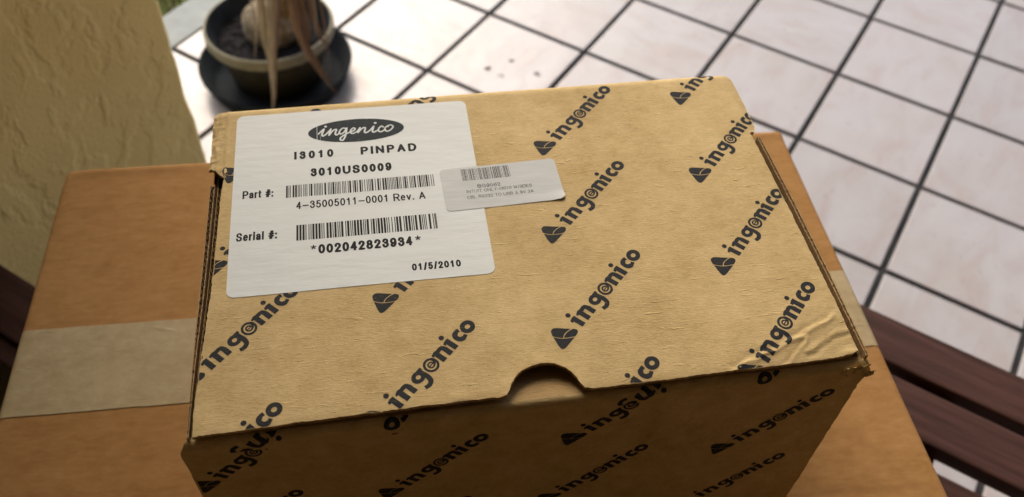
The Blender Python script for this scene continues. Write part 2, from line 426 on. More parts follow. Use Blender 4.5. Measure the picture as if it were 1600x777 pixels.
def axis(a, b, r0, r1, step):
    pts = list(np.arange(a + 4, b - 4, step)) + [b - 4]
    lo = [a + 4 - 4 * math.sin(k * math.pi / 10) for k in (5, 4, 3, 2, 1)] if r0 else [a, a + 2]
    hi = [b - 4 + 4 * math.sin(k * math.pi / 10) for k in (1, 2, 3, 4, 5)] if r1 else [b - 2, b]
    return lo + pts + hi
def carton_flap(name, ya, yb, r0, r1):
    xs, ys = axis(CX0, CX1, 1, 1, 4.0), axis(ya, yb, r0, r1, 3.0); v, f = [], []
    for y in ys:
        for x in xs: v.append((x / 1e3, y / 1e3, CH + zc(x, y) / 1e3))
    n = len(xs)
    for a in range(len(ys) - 1):
        for b in range(n - 1): k = a * n + b; f.append((k, k + 1, k + n + 1, k + n))
    return mesh(name, v, f, True)
link("top_flap", carton_flap("top_flap", SEAM + .6, CY1, 0, 1), CARTON, carton)
link("top_flap", carton_flap("top_flap", CY0, SEAM - .6, 1, 0), CARTON, carton)
bm = bmesh.new(); bmesh.ops.create_cube(bm, size=1)
for q in bm.verts: q.co = Vector(((CX0 + .25 if q.co.x < 0 else CX1 - .25) / 1e3, (CY0 + .25 if q.co.y < 0 else CY1 - .25) / 1e3, 0 if q.co.z < 0 else CH - .0052))
bmesh.ops.bevel(bm, geom=[e for e in bm.edges if abs((e.verts[0].co - e.verts[1].co).z) > .1], offset=.0028, segments=3, affect='EDGES')
me = bpy.data.meshes.new("wall_body"); bm.to_mesh(me); bm.free()
link("body", me, CARTON, carton)
def tape_mesh():
    xs = [CX0 - .35] * 3 + axis(CX0 - .35, CX1 + .35, 1, 1, 4.0) + [CX1 + .35] * 3; v, f = [], []
    dz = [-50, -25, -8] + [None] * (len(xs) - 6) + [-8, -25, -50]
    ys = list(np.linspace(TY0, TY1, 16))
    for j, y in enumerate(ys):
        for x, q in zip(xs, dz):
            yy = y
            if j in (0, len(ys) - 1): yy += 0.35 * nz(x * .25, y) + .25 * nz(x * 1.3, y)
            xx = min(max(x, CX0), CX1)
            z = zc(xx, y) + .32 if q is None else q
            v.append((x / 1e3, yy / 1e3, CH + z / 1e3))
    n = len(xs)
    for a in range(len(ys) - 1):
        for b in range(n - 1): k = a * n + b; f.append((k, k + 1, k + n + 1, k + n))
    me = mesh("paper_tape", v, f, True); return me
link("paper_tape", tape_mesh(), TAPE, carton)
CARTON_TOP = SEAT + CH

# ------------------------------------------------------------------ small printed box (local millimetres, top of lid at z = 0)
H = 130.0
pbox = empty("printed_pinpad_box", (0, 0, FLOOR_TO_TOP - H / 1e3))
tag(pbox, "kraft cardboard box printed all over in black lettering with white labels, on the carton", "box")
BW, BD = 242.0, 165.3
def m3(x, y, z): return (x / 1e3, y / 1e3, (z + H) / 1e3)

CR1 = [(190, 1.5), (203, 6), (212, 9.5), (223, 13.5), (231, 17), (236, 20)]
CR2 = [(209, 2), (217, 8), (222, 13)]
CR3 = [(220, 4), (230, 8.5), (238, 12)]
def zl(x, y):
    z = 0.30 * nz(x * .018, y * .02, 1.7) + .07 * nz(x * .09, y * .11, 4)
    if y > 160.5: t = (y - 160.5) / 5.0; z -= 2.4 * t * t                         # fold over the back
    if x < 8 and y > 116:
        t = (8 - x) / 8; k = ss(116, 124, y); z -= k * (2.4 * t ** 2.0 + t * (1.0 * nz(x * .5, y * .13, 2) + .7 * nz(x * .9, y * .5, 5)))
        z += k * .35 * math.exp(-((x - 7.2) / .7) ** 2)
    if x > 234 and y > 120: t = (x - 234) / 8; z -= ss(118, 124, y) * 1.3 * t * t
    if y < 4: t = (4 - y) / 4; z -= .35 * t * t - .12 * t * nz(x * .3, 0, 9)
    if x > 180 and y < 30:
        x0_, y0_ = x, y; x += 1.3 * nz(x0_ * .22, y0_ * .22, 31); y += 1.5 * nz(x0_ * .17, y0_ * .17, 37); am = .55 + .9 * max(0, nz(x0_ * .12, y0_ * .12, 41) + .4)
        z += am * ( ridge(x, y, CR1, .8, .40) + ridge(x, y - 1.9, CR1, 1.3, -.25) + ridge(x, y, CR2, .9, -.28) + ridge(x, y + 1.2, CR2, 1.0, .3) + ridge(x, y, CR3, 1.0, -.3) + ridge(x, y - 1.6, CR3, 1.0, .3))
        x, y = x0_, y0_
        q = (x - 190) * .38 - (y - 1.5)                                            # past the crease the corner sags
        if q > 0: z -= min(.9, .075 * q)
        z += .5 * math.exp(-((x - 236) / 3.0) ** 2 - ((y - 3.5) / 1.6) ** 2)
    if abs(x - 122) < 24 and y < 18:
        e = abs(math.hypot(x - 121.5, y - 1.2) - 13.0); z += .22 * math.exp(-(e / 2.0) ** 2) if y > 2 else 0
    if 88 < x < 110 and y < 8: z += ridge(x, y, [(88, 3.2), (100, 4.6), (107, 6.6)], .7, .3)
    return z
LT = 1.6
# lid outline (counter-clockwise)
notch = [(100.5, 2.2), (105, 2.0), (107.6, 2.6), (108.6, 4.4), (109.8, 6.8), (111.6, 9.3), (114.4, 11.5), (118.2, 13.2), (122.2, 13.8), (126.2, 13.1), (129.4, 11.3), (131.6, 8.9), (133.2, 6.2), (134.2, 3.4), (135.4, 1.9), (138, 1.3)]
lid_outline = [(1.6, 1.0), (16, 1.3), (33, 1.6), (65, 2.0), (90, 2.3)] + notch + [(155, 1.1), (180, 1.3), (203, 1.5), (225, 2.0), (236, 2.6), (239.2, 4.0),
    (239.0, 20), (238.9, 36), (238.5, 77), (238.0, 110), (237.6, 122.0), (240.4, 123.2), (241.9, 127.5), (242.0, 150), (241.6, 159), (240.0, 163.8), (237.0, 165.6),
    (200, 165.2), (150, 164.9), (105, 164.9), (60, 165.4), (20, 165.9), (4.0, 166.0), (1.2, 164.8), (0.3, 161.5), (0.1, 150), (0.3, 140), (-0.1, 129.2), (2.6, 127.2), (5.0, 123.6), (6.9, 120.8), (6.6, 118.4),
    (6.1, 112), (5.5, 90), (4.7, 63), (3.4, 42), (2.4, 28), (1.6, 10)]
lo_d = densify(lid_outline, 0.8); ctr = np.array((121, 82))
LID_OUT = []
for i, q in enumerate(lo_d):
    a = np.array(lo_d[i - 1]); b = np.array(lo_d[(i + 1) % len(lo_d)]); t = (b - a) / max(1e-6, np.hypot(*(b - a))); nrm = np.array((t[1], -t[0]))
    amp = .30 if q[1] < 130 else .15
    LID_OUT.append(q + nrm * (amp * nz(q[0] * .9, q[1] * .9, 2.2) + .22 * nz(q[0] * .16, q[1] * .16, 6)))
V2, F = cdt([LID_OUT], extra=grid_pts(1, 1, BW, BD, 1.7) + [(x, y) for x, y in grid_pts(183, 1, 240, 28, .6)] + grid_pts(0.5, 118, 9, 165, .9))
me, mi = slab("lid", V2, F, lambda x, y: m3(x, y, zl(x, y)), lambda x, y: m3(x, y, zl(x, y) - LT))
me.materials.append(KRAFT); me.materials.append(KRAFT_EDGE); me.polygons.foreach_set('material_index', mi)
lid = link("lid", me, None, pbox)

# front wall: one sheet that rises, rolls over the top and runs in under the lid; q = height coordinate along the sheet
FY = -1.3; RB = 3.0; ZB = -6.2
def fw(x, q, off=0.0):
    """q<=ZB: flat front; beyond: bend of radius RB, then slopes inwards"""
    wob = .5 * nz(x * .03, q * .03, 3) + .12 * nz(x * .15, q * .15, 8)
    if x < 2: wob += .25 * (2 - x) * ss(-40, -4, q) * .5
    if x > 236 and q > -16: wob += .8 * nz(x * .6, q * .6, 1) * ss(236, 241, x)
    arc = RB * math.pi / 2
    if q <= ZB: return (x, FY - off + wob * .6, q)
    if q <= ZB + arc:
        a = (q - ZB) / RB; return (x, FY + RB - (RB + off) * math.cos(a) + wob * .6, ZB + (RB + off) * math.sin(a))
    e = q - ZB - arc; return (x, FY + RB + e * .97 + wob * .6, ZB + RB - e * .15 + off)
def fw_left(q): return -3.3 + 3.2 * ss(-9, 3, q) - .5 * math.exp(-((q + 10) / 5) ** 2) + .35 * nz(q * .35, 2)
def fw_right(q): return 242.4 + 2.3 * math.exp(-((q + 8.5) / 3.4) ** 2) + .45 * nz(q * .5, 5) + .3 * nz(q * .12, 9)
qs = list(np.arange(-H + .4, -24, 3.0)) + list(np.arange(-24, -1.5, 0.7)) + list(np.arange(-1.5, 30, 2.0))
v, f = [], []; NX = 130
for layer in (0.0, -1.5):
    for q in qs:
        l, r = fw_left(q), fw_right(q)
        if q > 0: l, r = 4.5, 237
        for k in range(NX + 1):
            u = k / NX; u = u + .012 * math.sin(2 * math.pi * u); v.append(m3(*fw(l + (r - l) * u, q, layer)))
nq = len(qs); st_ = NX + 1; base = nq * st_
for a in range(nq - 1):
    for b in range(NX):
        k = a * st_ + b; f.append((k, k + 1, k + st_ + 1, k + st_)); k += base; f.append((k + st_, k + st_ + 1, k + 1, k))
nf = len(f)
for a in range(nq - 1):
    k = a * st_; f.append((k, k + st_, k + st_ + base, k + base)); k = a * st_ + NX; f.append((k + base, k + st_ + base, k + st_, k))
nv = len(v); v = v + v; f = f[:nf] + [tuple(i + nv for i in q) for q in f[nf:]]
me = mesh("front_wall", v, f, True); me.materials.append(KRAFT); me.materials.append(KRAFT_EDGE); me.materials.append(KRAFT_IN_SHADE)
qm = [2 if qs[a] > -2.0 else 0 for a in range(nq - 1) for b in range(NX) for c in (0, 1)]  # rolled-in flap takes the liner darkened for shade
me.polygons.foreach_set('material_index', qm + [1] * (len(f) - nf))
fwall = link("front_wall", me, None, pbox)

# side walls: two corrugated panels each, liners with a fluted medium between, seen from above at the cut edge
def panel(name, xo, xi, y0, y1, ztop, seed):
    ys = np.arange(y0, y1, .45); v, f = [], []
    def sheet(fx0, fx1, tz, drop=0.0):
        b = len(v)
        for y in ys:
            z = ztop - drop + tz * nz(y * .8, seed + drop, 1) + .2 * nz(y * .2, seed, 4)
            for x in (fx0(y), fx1(y)): v.append(m3(x, y, z))
            for x in (fx0(y), fx1(y)): v.append(m3(x, y, -H + .4))
        for k in range(len(ys) - 1):
            a = b + 4 * k; f.append((a, a + 1, a + 5, a + 4)); f.append((a, a + 4, a + 6, a + 2)); f.append((a + 1, a + 3, a + 7, a + 5))
        for a, flip in ((b, False), (b + 4 * (len(ys) - 1), True)):
            q = (a, a + 2, a + 3, a + 1); f.append(q[::-1] if flip else q)
    j = lambda y, k: .12 * nz(y * 1.1, seed + k, 7)
    tw = lambda y: max(.5, xi(y) - xo(y))
    sheet(lambda y: xo(y) + j(y, 1), lambda y: xo(y) + min(.35, tw(y) * .3) + j(y, 1), .35)
    sheet(lambda y: xi(y) - min(.35, tw(y) * .3) + j(y, 2), lambda y: xi(y) + j(y, 2), .35)
    mid = lambda y: (xo(y) + xi(y)) / 2 + (tw(y) * .5 - .30) * .8 * math.sin(y * 2 * math.pi / 3.4 + seed + 1.5 * nz(y * .05, seed))
    sheet(lambda y: mid(y) - .11, lambda y: mid(y) + .11, .25, .7)
    return mesh(name, v, f)
lx = lambda y: np.interp(y, [0, 10, 28, 42, 63, 90, 118, 165], [1.3, 1.4, 2.1, 3.1, 4.4, 5.2, 5.9, 6.2])
lox = lambda y: np.interp(y, [0, 40, 80, 123, 163], [-.6, -.3, .5, 1.2, 1.4])
side = lambda nm, a, b, zt, sd: link("side_wall", panel("side_wall", a, b, 1.4, 162.0, zt, sd), KRAFT_EDGE, pbox)
zt = -3.6
side('l', lox, lambda y: lox(y) + (lx(y) - lox(y)) * .42, -1.2, 1.0)
side('l', lambda y: lox(y) + (lx(y) - lox(y)) * .52, lambda y: lx(y) - .25, -3.6, 4.0)
rx = lambda y: np.interp(y, [0, 20, 77, 122, 165], [239.6, 239.3, 238.9, 238.4, 238.2])
rox = lambda y: np.interp(y, [0, 40, 80, 123, 163], [242.1, 242.7, 242.6, 241.6, 241.2])
side('r', lambda y: rx(y) + .25, lambda y: rx(y) + (rox(y) - rx(y)) * .42, -3.4, 7.0)
side('r', lambda y: rx(y) + (rox(y) - rx(y)) * .56, lambda y: rox(y), -.5, 11.0)
# cut the part of the side walls that lies under the full-width rear of the lid down below it
for o in pbox.children:
    if o.name.startswith("side_wall"):
        for q in o.data.vertices:
            if q.co.z > .1 and q.co.y > .1195: q.co.z -= .0052
link("back_wall", box_mesh("back_wall", m3(3, 162.4, -H + .4), m3(239, 164.2, -3.0), .0005), KRAFT, pbox)
link("bottom_panel", box_mesh("bottom_panel", m3(5, 2, -H + .02), m3(237, 162, -H + 1.5)), KRAFT, pbox)
# torn paper at the front right corner
def torn(name, cx, cz, sx, sz, y0, seed, n=9):
    v, f = [], []
    for a in range(n):
        for b in range(n):
            u, q = a / (n - 1) - .5, b / (n - 1) - .5
            e = 1 + .35 * nz(u * 5, q * 5, seed + 3)
            v.append(m3(cx + u * sx * e, y0 - .9 * (1 - 4 * u * u) * (1 - 3 * q * q) - .8 * nz(u * 4 + seed, q * 4), cz + q * sz * e + .6 * nz(u * 9, q * 9, seed)))
    for a in range(n - 1):
        for b in range(n - 1): k = a * n + b; f.append((k, k + n, k + n + 1, k + 1))
    return mesh(name, v, f)
link("torn_corner", torn("torn_corner", 237, -5.2, 9, 5.5, -1.6, 2), KRAFT, pbox)
link("torn_corner", torn("torn_corner", 243.4, -8.0, 4.6, 3.2, -1.9, 6), KRAFT, pbox)

# ------------------------------------------------------------------ print: the word mark, in its own frame (mm, baseline y = 0)
def n_glyph(x0, x1):
    w_ = 2.15; xl, xr = x0 + w_ / 2, x1 - w_ / 2
    return ([[(xl - w_ / 2, 0), (xl + w_ / 2, 0), (xl + w_ / 2, 5.3), (xl - .2, 5.5), (xl - w_ / 2 - .75, 4.9), (xl - w_ / 2 - .75, 4.0), (xl - w_ / 2, 4.1)]]
            + ribbon(spline([(xl + .2, 3.3), (xl + 1.0, 4.35), (xr - .7, 4.5), (xr, 3.3), (xr, 1.6), (xr, 0)], 6), [1.3] * 7 + [1.6] * 6 + [1.95] * 6 + [2.15] * 6 + [2.15] * 6))
def i_glyph(x):
    return [[(x - 1.1, 0), (x + 1.1, 0), (x + 1.1, 5.3), (x - .3, 5.4), (x - 1.9, 4.9), (x - 1.9, 3.8), (x - 1.1, 3.9)], circle((x - .1, 7.15), 1.02, 16)]
adds, subs = [], []
adds += i_glyph(0.6) + n_glyph(3.3, 9.1)
adds += i_glyph(31.0) + n_glyph(23.3, 29.0)
gb = (13.0, 3.1)                                                                    # g
adds += [circle(gb, 2.75, 28, 2.35)]; subs_g = circle(gb, .98, 18, .85)
adds += [[(14.1, 4.0), (16.4, 4.2), (16.4, 5.4), (14.4, 5.3), (13.0, 5.2)]]
adds += ribbon(spline([(15.1, 4.6), (15.2, 2.6), (15.3, .6), (14.6, -1.3), (12.9, -1.95), (11.2, -1.5)], 6), [1.8] * 7 + [1.9] * 6 + [1.9] * 6 + [1.75] * 6 + [1.6] * 6)
subs += [subs_g]
ec = (19.7, 2.75)                                                                   # e drawn as a spiral
rad_ = lambda t: 1.12 if t < 300 else (1.12 + 1.40 * ss(300, 425, t))
spi = [(ec[0] + rad_(t) * math.cos(R(t)), ec[1] + rad_(t) * math.sin(R(t))) for t in range(0, 766, 15)]
sw_ = ([.62 + .32 * min(1, max(0, (t - 290) / 110)) for t in range(0, 766, 15)])
for k in range(0, len(spi) - 1, 6): adds += ribbon(spi[k:k + 7], sw_[k:k + 7])
adds += [[(ec[0] - 1.1, ec[1] - .22), (ec[0] + 1.35, ec[1] - .22), (ec[0] + 1.35, ec[1] + .22), (ec[0] - 1.1, ec[1] + .22)]]
adds += ribbon(spline([(37.5, 4.35), (36.2, 4.55), (34.7, 3.9), (34.3, 2.6), (34.9, 1.2), (36.3, .75), (37.6, 1.15)], 6), [1.6] * 8 + [2.0] * 22 + [1.5] * 7)      # c
oc = (40.7, 2.75); adds += [circle(oc, 2.95, 30, 2.75)]; subs += [circle(oc, 1.08, 20, .95)]
# rounded triangle with its light three-way line
tri = spline([(-8.55, 8.35), (-7.2, 7.7), (-5.0, 4.5), (-3.0, 1.6), (-3.2, .35), (-4.6, -.15), (-8.4, -.2), (-11.8, -.15), (-13.2, .4), (-13.1, 1.9), (-11.5, 5.0), (-9.9, 7.7)], 5, True)
adds += [tri]
subs += ribbon(spline([(-11.2, 7.2), (-10.3, 4.7), (-9.1, 2.8), (-7.1, .8), (-5.0, -.8)], 6), .36)
subs += ribbon(spline([(-9.1, 2.8), (-7.3, 3.35), (-5.2, 3.15), (-2.9, 2.4)], 6), .36)
ANG = R(45)
def place(poly, ox, oy, ang, k=1.0):
    c, s_ = math.cos(ang) * k, math.sin(ang) * k; return [(ox + c * p[0] - s_ * p[1], oy + s_ * p[0] + c * p[1]) for p in poly]
def word(ox, oy, clips, surf, parent, ang=ANG, spacing=1.5):
    A = [place(p, ox, oy, ang) for p in adds]; B = [place(p, ox, oy, ang) for p in subs]
    allp = np.array([q for p in A for q in p]); lo, hi = allp.min(0), allp.max(0)
    V, F_ = cdt(A, B, clips, grid_pts(lo[0], lo[1], hi[0], hi[1], spacing))
    if len(F_) < 3: return
    c = 0.0
    me = mesh("printed_word", [surf(*q) for q in V], [tuple(int(i) for i in t) for t in F_], True)
    return link("printed_word", me, INK, parent)
LID_CLIP = densify([(q[0], q[1]) for q in lid_outline], 4)
LID_IN = [tuple(np.array(q) + (ctr - np.array(q)) / np.hypot(*(ctr - np.array(q))) * .30) for q in LID_OUT[::3]]
lid_surf = lambda x, y: m3(x, y, zl(x, y) + .06)
ORG = np.array((140.2, 27.7)); LA = np.array((5.65, 50.0)); LB = np.array((69.4, 25.4))
for n_ in (-2, -1, 0, 1):
    for m_ in range(-3, 5):
        o_ = ORG + LA * m_ + LB * n_
        if -40 < o_[0] < 252 and -36 < o_[1] < 175: word(o_[0], o_[1], [LID_IN], lid_surf, lid, spacing=.6 if o_[0] > 175 and o_[1] < 10 else 1.5)
fcl = [(-2.6, -126)] + [(fw_left(q) + .8, q) for q in (-60, -30, -14, -10)] + [(fw_right(q) - .8, q) for q in (-10, -14, -30, -60)] + [(241, -126)]
fcl = fcl[::-1]
fw_surf = lambda x, q: m3(*fw(x, q, .11))
FO = np.array((6.2, -4.2))
for n_ in (-3, -2, -1, 0, 1):
    for m_ in range(-5, 1):
        o_ = ORG + FO + LA * m_ + LB * n_
        if -45 < o_[0] < 255 and -128 < o_[1] < 0: word(o_[0], o_[1], [fcl], fw_surf, fwall)
topstrip = [(1, -9.8), (241, -9.8), (241, -1.9), (1, -1.9)]
fw_surf2 = lambda x, q: m3(*fw(x, q, .19))
for o_ in ((159.4, 1.2), (24.4, .8), (94, 26), (229, 26)): word(o_[0], o_[1], [topstrip], fw_surf2, fwall, ang=ANG + math.pi)

# ------------------------------------------------------------------ labels
LX, LY, LANG = 10.22, 57.5, -0.00823; LW = 101.6
def lab(x, y): c, s_ = math.cos(LANG), math.sin(LANG); return LX + c * x - s_ * y, LY + s_ * x + c * y
zlab = lambda x, y: zl(x, y) + .05 * nz(x * .1, y * .25, 12)
def lab_surf(h): return lambda x, y: (lambda q: m3(q[0], q[1], zlab(*q) + h))(lab(x, y))
def make_label(name, out, mat, top, bot, parent, step=3.0):
    P = np.array(out); V, F_ = cdt([out], extra=grid_pts(P[:, 0].min(), P[:, 1].min(), P[:, 0].max(), P[:, 1].max(), step))
    me, mi = slab(name, V, F_, top, bot); return link(name, me, mat, parent)
big = make_label("paper_label", densify(rrect(0, 0, LW, LW, 3.2), 1.5), PAPER, lab_surf(.15), lab_surf(.03), pbox)
big['label'] = "large square white paper label with two barcodes and part numbers"
SX, SY, SANG = 96.6, 90.7, 0.024; SW, SH = 50.0, 24.4
def sml(x, y): c, s_ = math.cos(SANG), math.sin(SANG); return SX + c * x - s_ * y, SY + s_ * x + c * y
def sml_surf(h):
    def g_(x, y):
        q = sml(x, y); e = math.hypot(x - SW, y)
        lift = .22 * ss(LX + LW + 2.5, LX + LW - .3, q[0]) if False else .16 * (1 - ss(LX + LW - .2, LX + LW + 3.0, q[0]))
        return m3(q[0], q[1], zlab(*q) + h + lift + (.9 * (1 - e / 7) ** 2 if e < 7 else 0) + .25 * ss(20, 50, x) * ss(6, 0, y))
    return g_
small = make_label("paper_label", densify(rrect(0, 0, SW, SH, 2.2), 1.0), PAPER2, sml_surf(.14), sml_surf(.04), pbox, 1.6)
small['label'] = "small grey-white paper label with one short barcode"
def flat_print(name, adds_, subs_, surf, mat, parent, sp=3.0):
    allp = np.array([q for p in adds_ for q in p]); lo, hi = allp.min(0), allp.max(0)
    V, F_ = cdt(adds_, subs_, (), grid_pts(lo[0], lo[1], hi[0], hi[1], sp))
    return link(name, mesh(name, [surf(*q) for q in V], [tuple(int(i) for i in t) for t in F_], True), mat, parent)
def arc(cx, cy, rx, ry, a0, a1, n=None):
    n = n or max(4, int(abs(a1 - a0) / 15)); return [(cx + rx * math.cos(R(a0 + (a1 - a0) * k / n)), cy + ry * math.sin(R(a0 + (a1 - a0) * k / n))) for k in range(n + 1)]
def sp_(*p): return [tuple(q) for q in spline(p, 5)]
SIX = sp_((.94, .80), (.76, .97), (.47, 1), (.12, .8), (.02, .4), (.2, .06), (.5, 0), (.85, .09), (.98, .32), (.8, .57), (.5, .62), (.18, .5), (.05, .35))
PB = [(0, .46), (0, 1), (.58, 1)] + arc(.6, .73, .4, .27, 90, -90) + [(0, .46)]
GLY = {  # advance, list of centre-line paths in a 1x1 box
 '0': (.62, [arc(.5, .5, .5, .5, 90, 450)]), '1': (.62, [[(.12, .77), (.36, .81), (.56, 1), (.56, 0)]]),
 '2': (.62, [sp_((.03, .70), (.14, .92), (.5, 1), (.9, .88), (.93, .64), (.55, .36), (.04, 0)) + [(1, 0)]]),
 '3': (.62, [sp_((.04, .74), (.2, .95), (.5, 1), (.87, .9), (.87, .64), (.42, .54)), sp_((.42, .54), (.9, .46), (.97, .2), (.6, 0), (.2, .05), (0, .27))]),
 '4': (.62, [[(.74, 0), (.74, 1), (0, .28), (1.02, .28)]]), '5': (.62, [[(.9, 1), (.18, 1)] + sp_((.10, .5), (.4, .64), (.85, .55), (.98, .3), (.8, .06), (.4, 0), (.02, .2))]),
 '6': (.62, [SIX]), '9': (.62, [[(1 - x, 1 - y) for x, y in SIX]]), '8': (.62, [arc(.5, .765, .4, .235, 90, 450), arc(.5, .27, .5, .27, 90, 450)]),
 'I': (.34, [[(.5, 0), (.5, 1)]]), 'P': (.72, [[(0, 0), (0, .5)], PB]), 'N': (.78, [[(0, 0), (0, 1), (1, 0), (1, 1)]]), 'A': (.78, [[(0, 0), (.5, 1), (1, 0)], [(.2, .32), (.8, .32)]]),
 'D': (.78, [[(0, 1), (0, 0), (.42, 0)] + arc(.42, .5, .58, .5, -90, 90) + [(0, 1)]]), 'U': (.76, [[(0, 1)] + arc(.5, .36, .5, .36, 180, 360) + [(1, 1)]]),
 'S': (.72, [sp_((.95, .75), (.8, .95), (.5, 1), (.12, .89), (.12, .64), (.5, .52), (.9, .40), (.93, .12), (.5, 0), (.16, .05), (.02, .28))]),
 'R': (.76, [[(0, 0), (0, .5)], PB, [(.55, .46), (1, 0)]]), 'B': (.74, [[(0, 0), (0, 1), (.55, 1)] + arc(.55, .77, .37, .23, 90, -90) + [(0, .54)], [(0, .54), (.58, .54)] + arc(.58, .27, .42, .27, 90, -90) + [(0, 0)]]),
 'G': (.8, [arc(.5, .5, .5, .5, 40, 318) + [(1, .15), (1, .46), (.55, .46)]]), 'T': (.68, [[(0, 1), (1, 1)], [(.5, 1), (.5, 0)]]), 'O': (.82, [arc(.5, .5, .5, .5, 90, 450)]),
 'L': (.64, [[(0, 1), (0, 0), (.95, 0)]]), 'Y': (.74, [[(0, 1), (.5, .45), (1, 1)], [(.5, .45), (.5, 0)]]), 'W': (1.0, [[(0, 1), (.25, 0), (.5, .9), (.75, 0), (1, 1)]]),
 'E': (.68, [[(1, 1), (0, 1), (0, 0), (1, 0)], [(0, .52), (.85, .52)]]), 'C': (.78, [arc(.5, .5, .5, .5, 42, 318)]), 'V': (.74, [[(0, 1), (.5, 0), (1, 1)]]),
 'a': (.60, [sp_((.06, .53), (.25, .68), (.6, .7), (.88, .58), (.9, .25), (.95, 0)), sp_((.9, .42), (.45, .38), (.06, .25), (.1, .04), (.42, 0), (.88, .2))]),
 'r': (.42, [[(.08, 0), (.08, .7)], sp_((.08, .42), (.35, .66), (.98, .68))]), 't': (.40, [[(.42, .95), (.42, .2)] + sp_((.45, .08), (.62, 0), (1, .02)), [(0, .70), (1, .70)]]),
 'e': (.60, [[(.05, .38), (.95, .38)], arc(.5, .35, .46, .36, 5, 318)]), 'i': (.30, [[(.5, 0), (.5, .7)], [(.5, .93), (.5, 1.03)]]), 'l': (.30, [[(.5, 0), (.5, 1)]]), 'v': (.60, [[(0, .7), (.5, 0), (1, .7)]]),
 '#': (.66, [[(.22, 0), (.48, 1)], [(.56, 0), (.82, 1)], [(.06, .66), (1, .66)], [(0, .33), (.94, .33)]]), ':': (.32, [[(.5, 0), (.5, .07)], [(.5, .58), (.5, .65)]]), '.': (.34, [[(.5, 0), (.5, .06)]]),
 '-': (.42, [[(0, .4), (1, .4)]]), '\u2013': (.78, [[(.05, .4), (.95, .4)]]), '/': (.44, [[(0, -.05), (1, 1.05)]]), ' ': (.38, []),
 '&': (.8, [sp_((1, 0), (.35, .62), (.25, .85), (.45, 1), (.68, .85), (.5, .6), (.12, .38), (.05, .15), (.35, 0), (.7, .12), (.95, .45))])}
def text_print(txt, x0, x1, y0, cap, surf, mat, parent, wgt=.17, side=.16):
    """lettering drawn with an even pen: fitted between x0 and x1, cap height cap"""
    tot = sum(GLY[c][0] for c in txt); fx = (x1 - x0) / tot; pw = wgt * cap; A = []; x = x0
    for c in txt:
        adv, paths = GLY[c]; wd = adv * fx; sb = side * min(wd, .62 * fx) * .5 + pw / 2
        ax, bx = x + sb, x + wd - sb
        if c in "Iil:.": ax = bx = x + wd / 2
        for p in paths:
            q = [(ax + (bx - ax) * u, y0 + pw / 2 + (cap - pw) * v) for u, v in p]; q2 = [q[0]]
            for e in q[1:]:
                if math.hypot(e[0] - q2[-1][0], e[1] - q2[-1][1]) > 1e-4: q2.append(e)
            if len(q2) == 2 and c not in 'NAVYW':                                   # straight bar with flat ends, running to the cap line
                (px, py), (qx, qy) = q2; L = math.hypot(qx - px, qy - py); ex, ey = (qx - px) / L * pw / 2, (qy - py) / L * pw / 2
                q2 = [(px - ex, py - ey), (qx + ex, qy + ey)]
                A += stroke(q2, pw, False)
            else: A += stroke(q2, pw, True)
        x += wd
    return flat_print("printed_text", A, [], surf, mat, parent, 4.0)
LS = lab_surf(.20)
text_print("I3010", 24.3, 42.0, 71.2, 4.8, LS, INK_LABEL, big, .22, .3)
text_print("PINPAD", 52.4, 77.6, 71.1, 4.9, LS, INK_LABEL, big, .22, .3)
text_print("3010US0009", 31.3, 65.9, 60.2, 4.9, LS, INK_LABEL, big, .215, .2)
text_print("Part #:", 4.0, 16.7, 50.4, 4.4, LS, INK_LABEL, big, .16, .12)
text_print("4\u201335005011\u20130001 Rev. A", 25.5, 78.5, 42.2, 4.2, LS, INK_LABEL, big, .145, .16)
text_print("Serial #:", 2.3, 18.5, 27.5, 4.4, LS, INK_LABEL, big, .17, .12)
text_print("002042823934", 34.0, 71.2, 17.7, 4.8, LS, INK_LABEL, big, .21, .14)
text_print("01/5/2010", 69.5, 88.9, 4.8, 3.5, LS, INK_LABEL, big, .21, .16)
for ax in (32.4, 73.2):
    st6 = []
    for k in range(5):
        a = R(90 + 72 * k); st6 += ribbon([(ax, 21.3), (ax + 1.15 * math.cos(a), 21.3 + 1.15 * math.sin(a))], .5)
    flat_print("printed_text", st6, [], LS, INK_LABEL, big)
def barcode(x0, x1, y0, y1, n, seed, surf, mat, parent, unit):
    rnd = random.Random(seed); polys = []; x = x0; k = 0; pat = []
    while x < x1 - unit * 2:
        for c in range(5):
            wide = rnd.random() < .36; bw = unit * (2.3 if wide else 1.0)
            if x + bw > x1: break
            polys.append([(x, y0), (x + bw, y0), (x + bw, y1), (x, y1)]); x += bw
            x += unit * (2.3 if rnd.random() < .22 else 1.0)
        x += unit * .2
    polys.append([(x1 - unit, y0), (x1, y0), (x1, y1), (x1 - unit, y1)])
    v, f = [], []
    for p in polys:
        if p[1][0] > x1 + 1e-6: continue
        b = len(v); N = 4
        for k in range(N + 1):
            t = k / N; v.append(surf(p[0][0], y0 + (y1 - y0) * t)); v.append(surf(p[1][0], y0 + (y1 - y0) * t))
        for k in range(N): f.append((b + 2 * k, b + 2 * k + 1, b + 2 * k + 3, b + 2 * k + 2))
    return link("printed_barcode", mesh("printed_barcode", v, f), mat, parent)
barcode(21.6, 82.6, 49.1, 56.0, 0, 3, LS, INK_LABEL, big, .31)
barcode(25.8, 81.6, 25.4, 33.6, 0, 8, LS, INK_LABEL, big, .36)
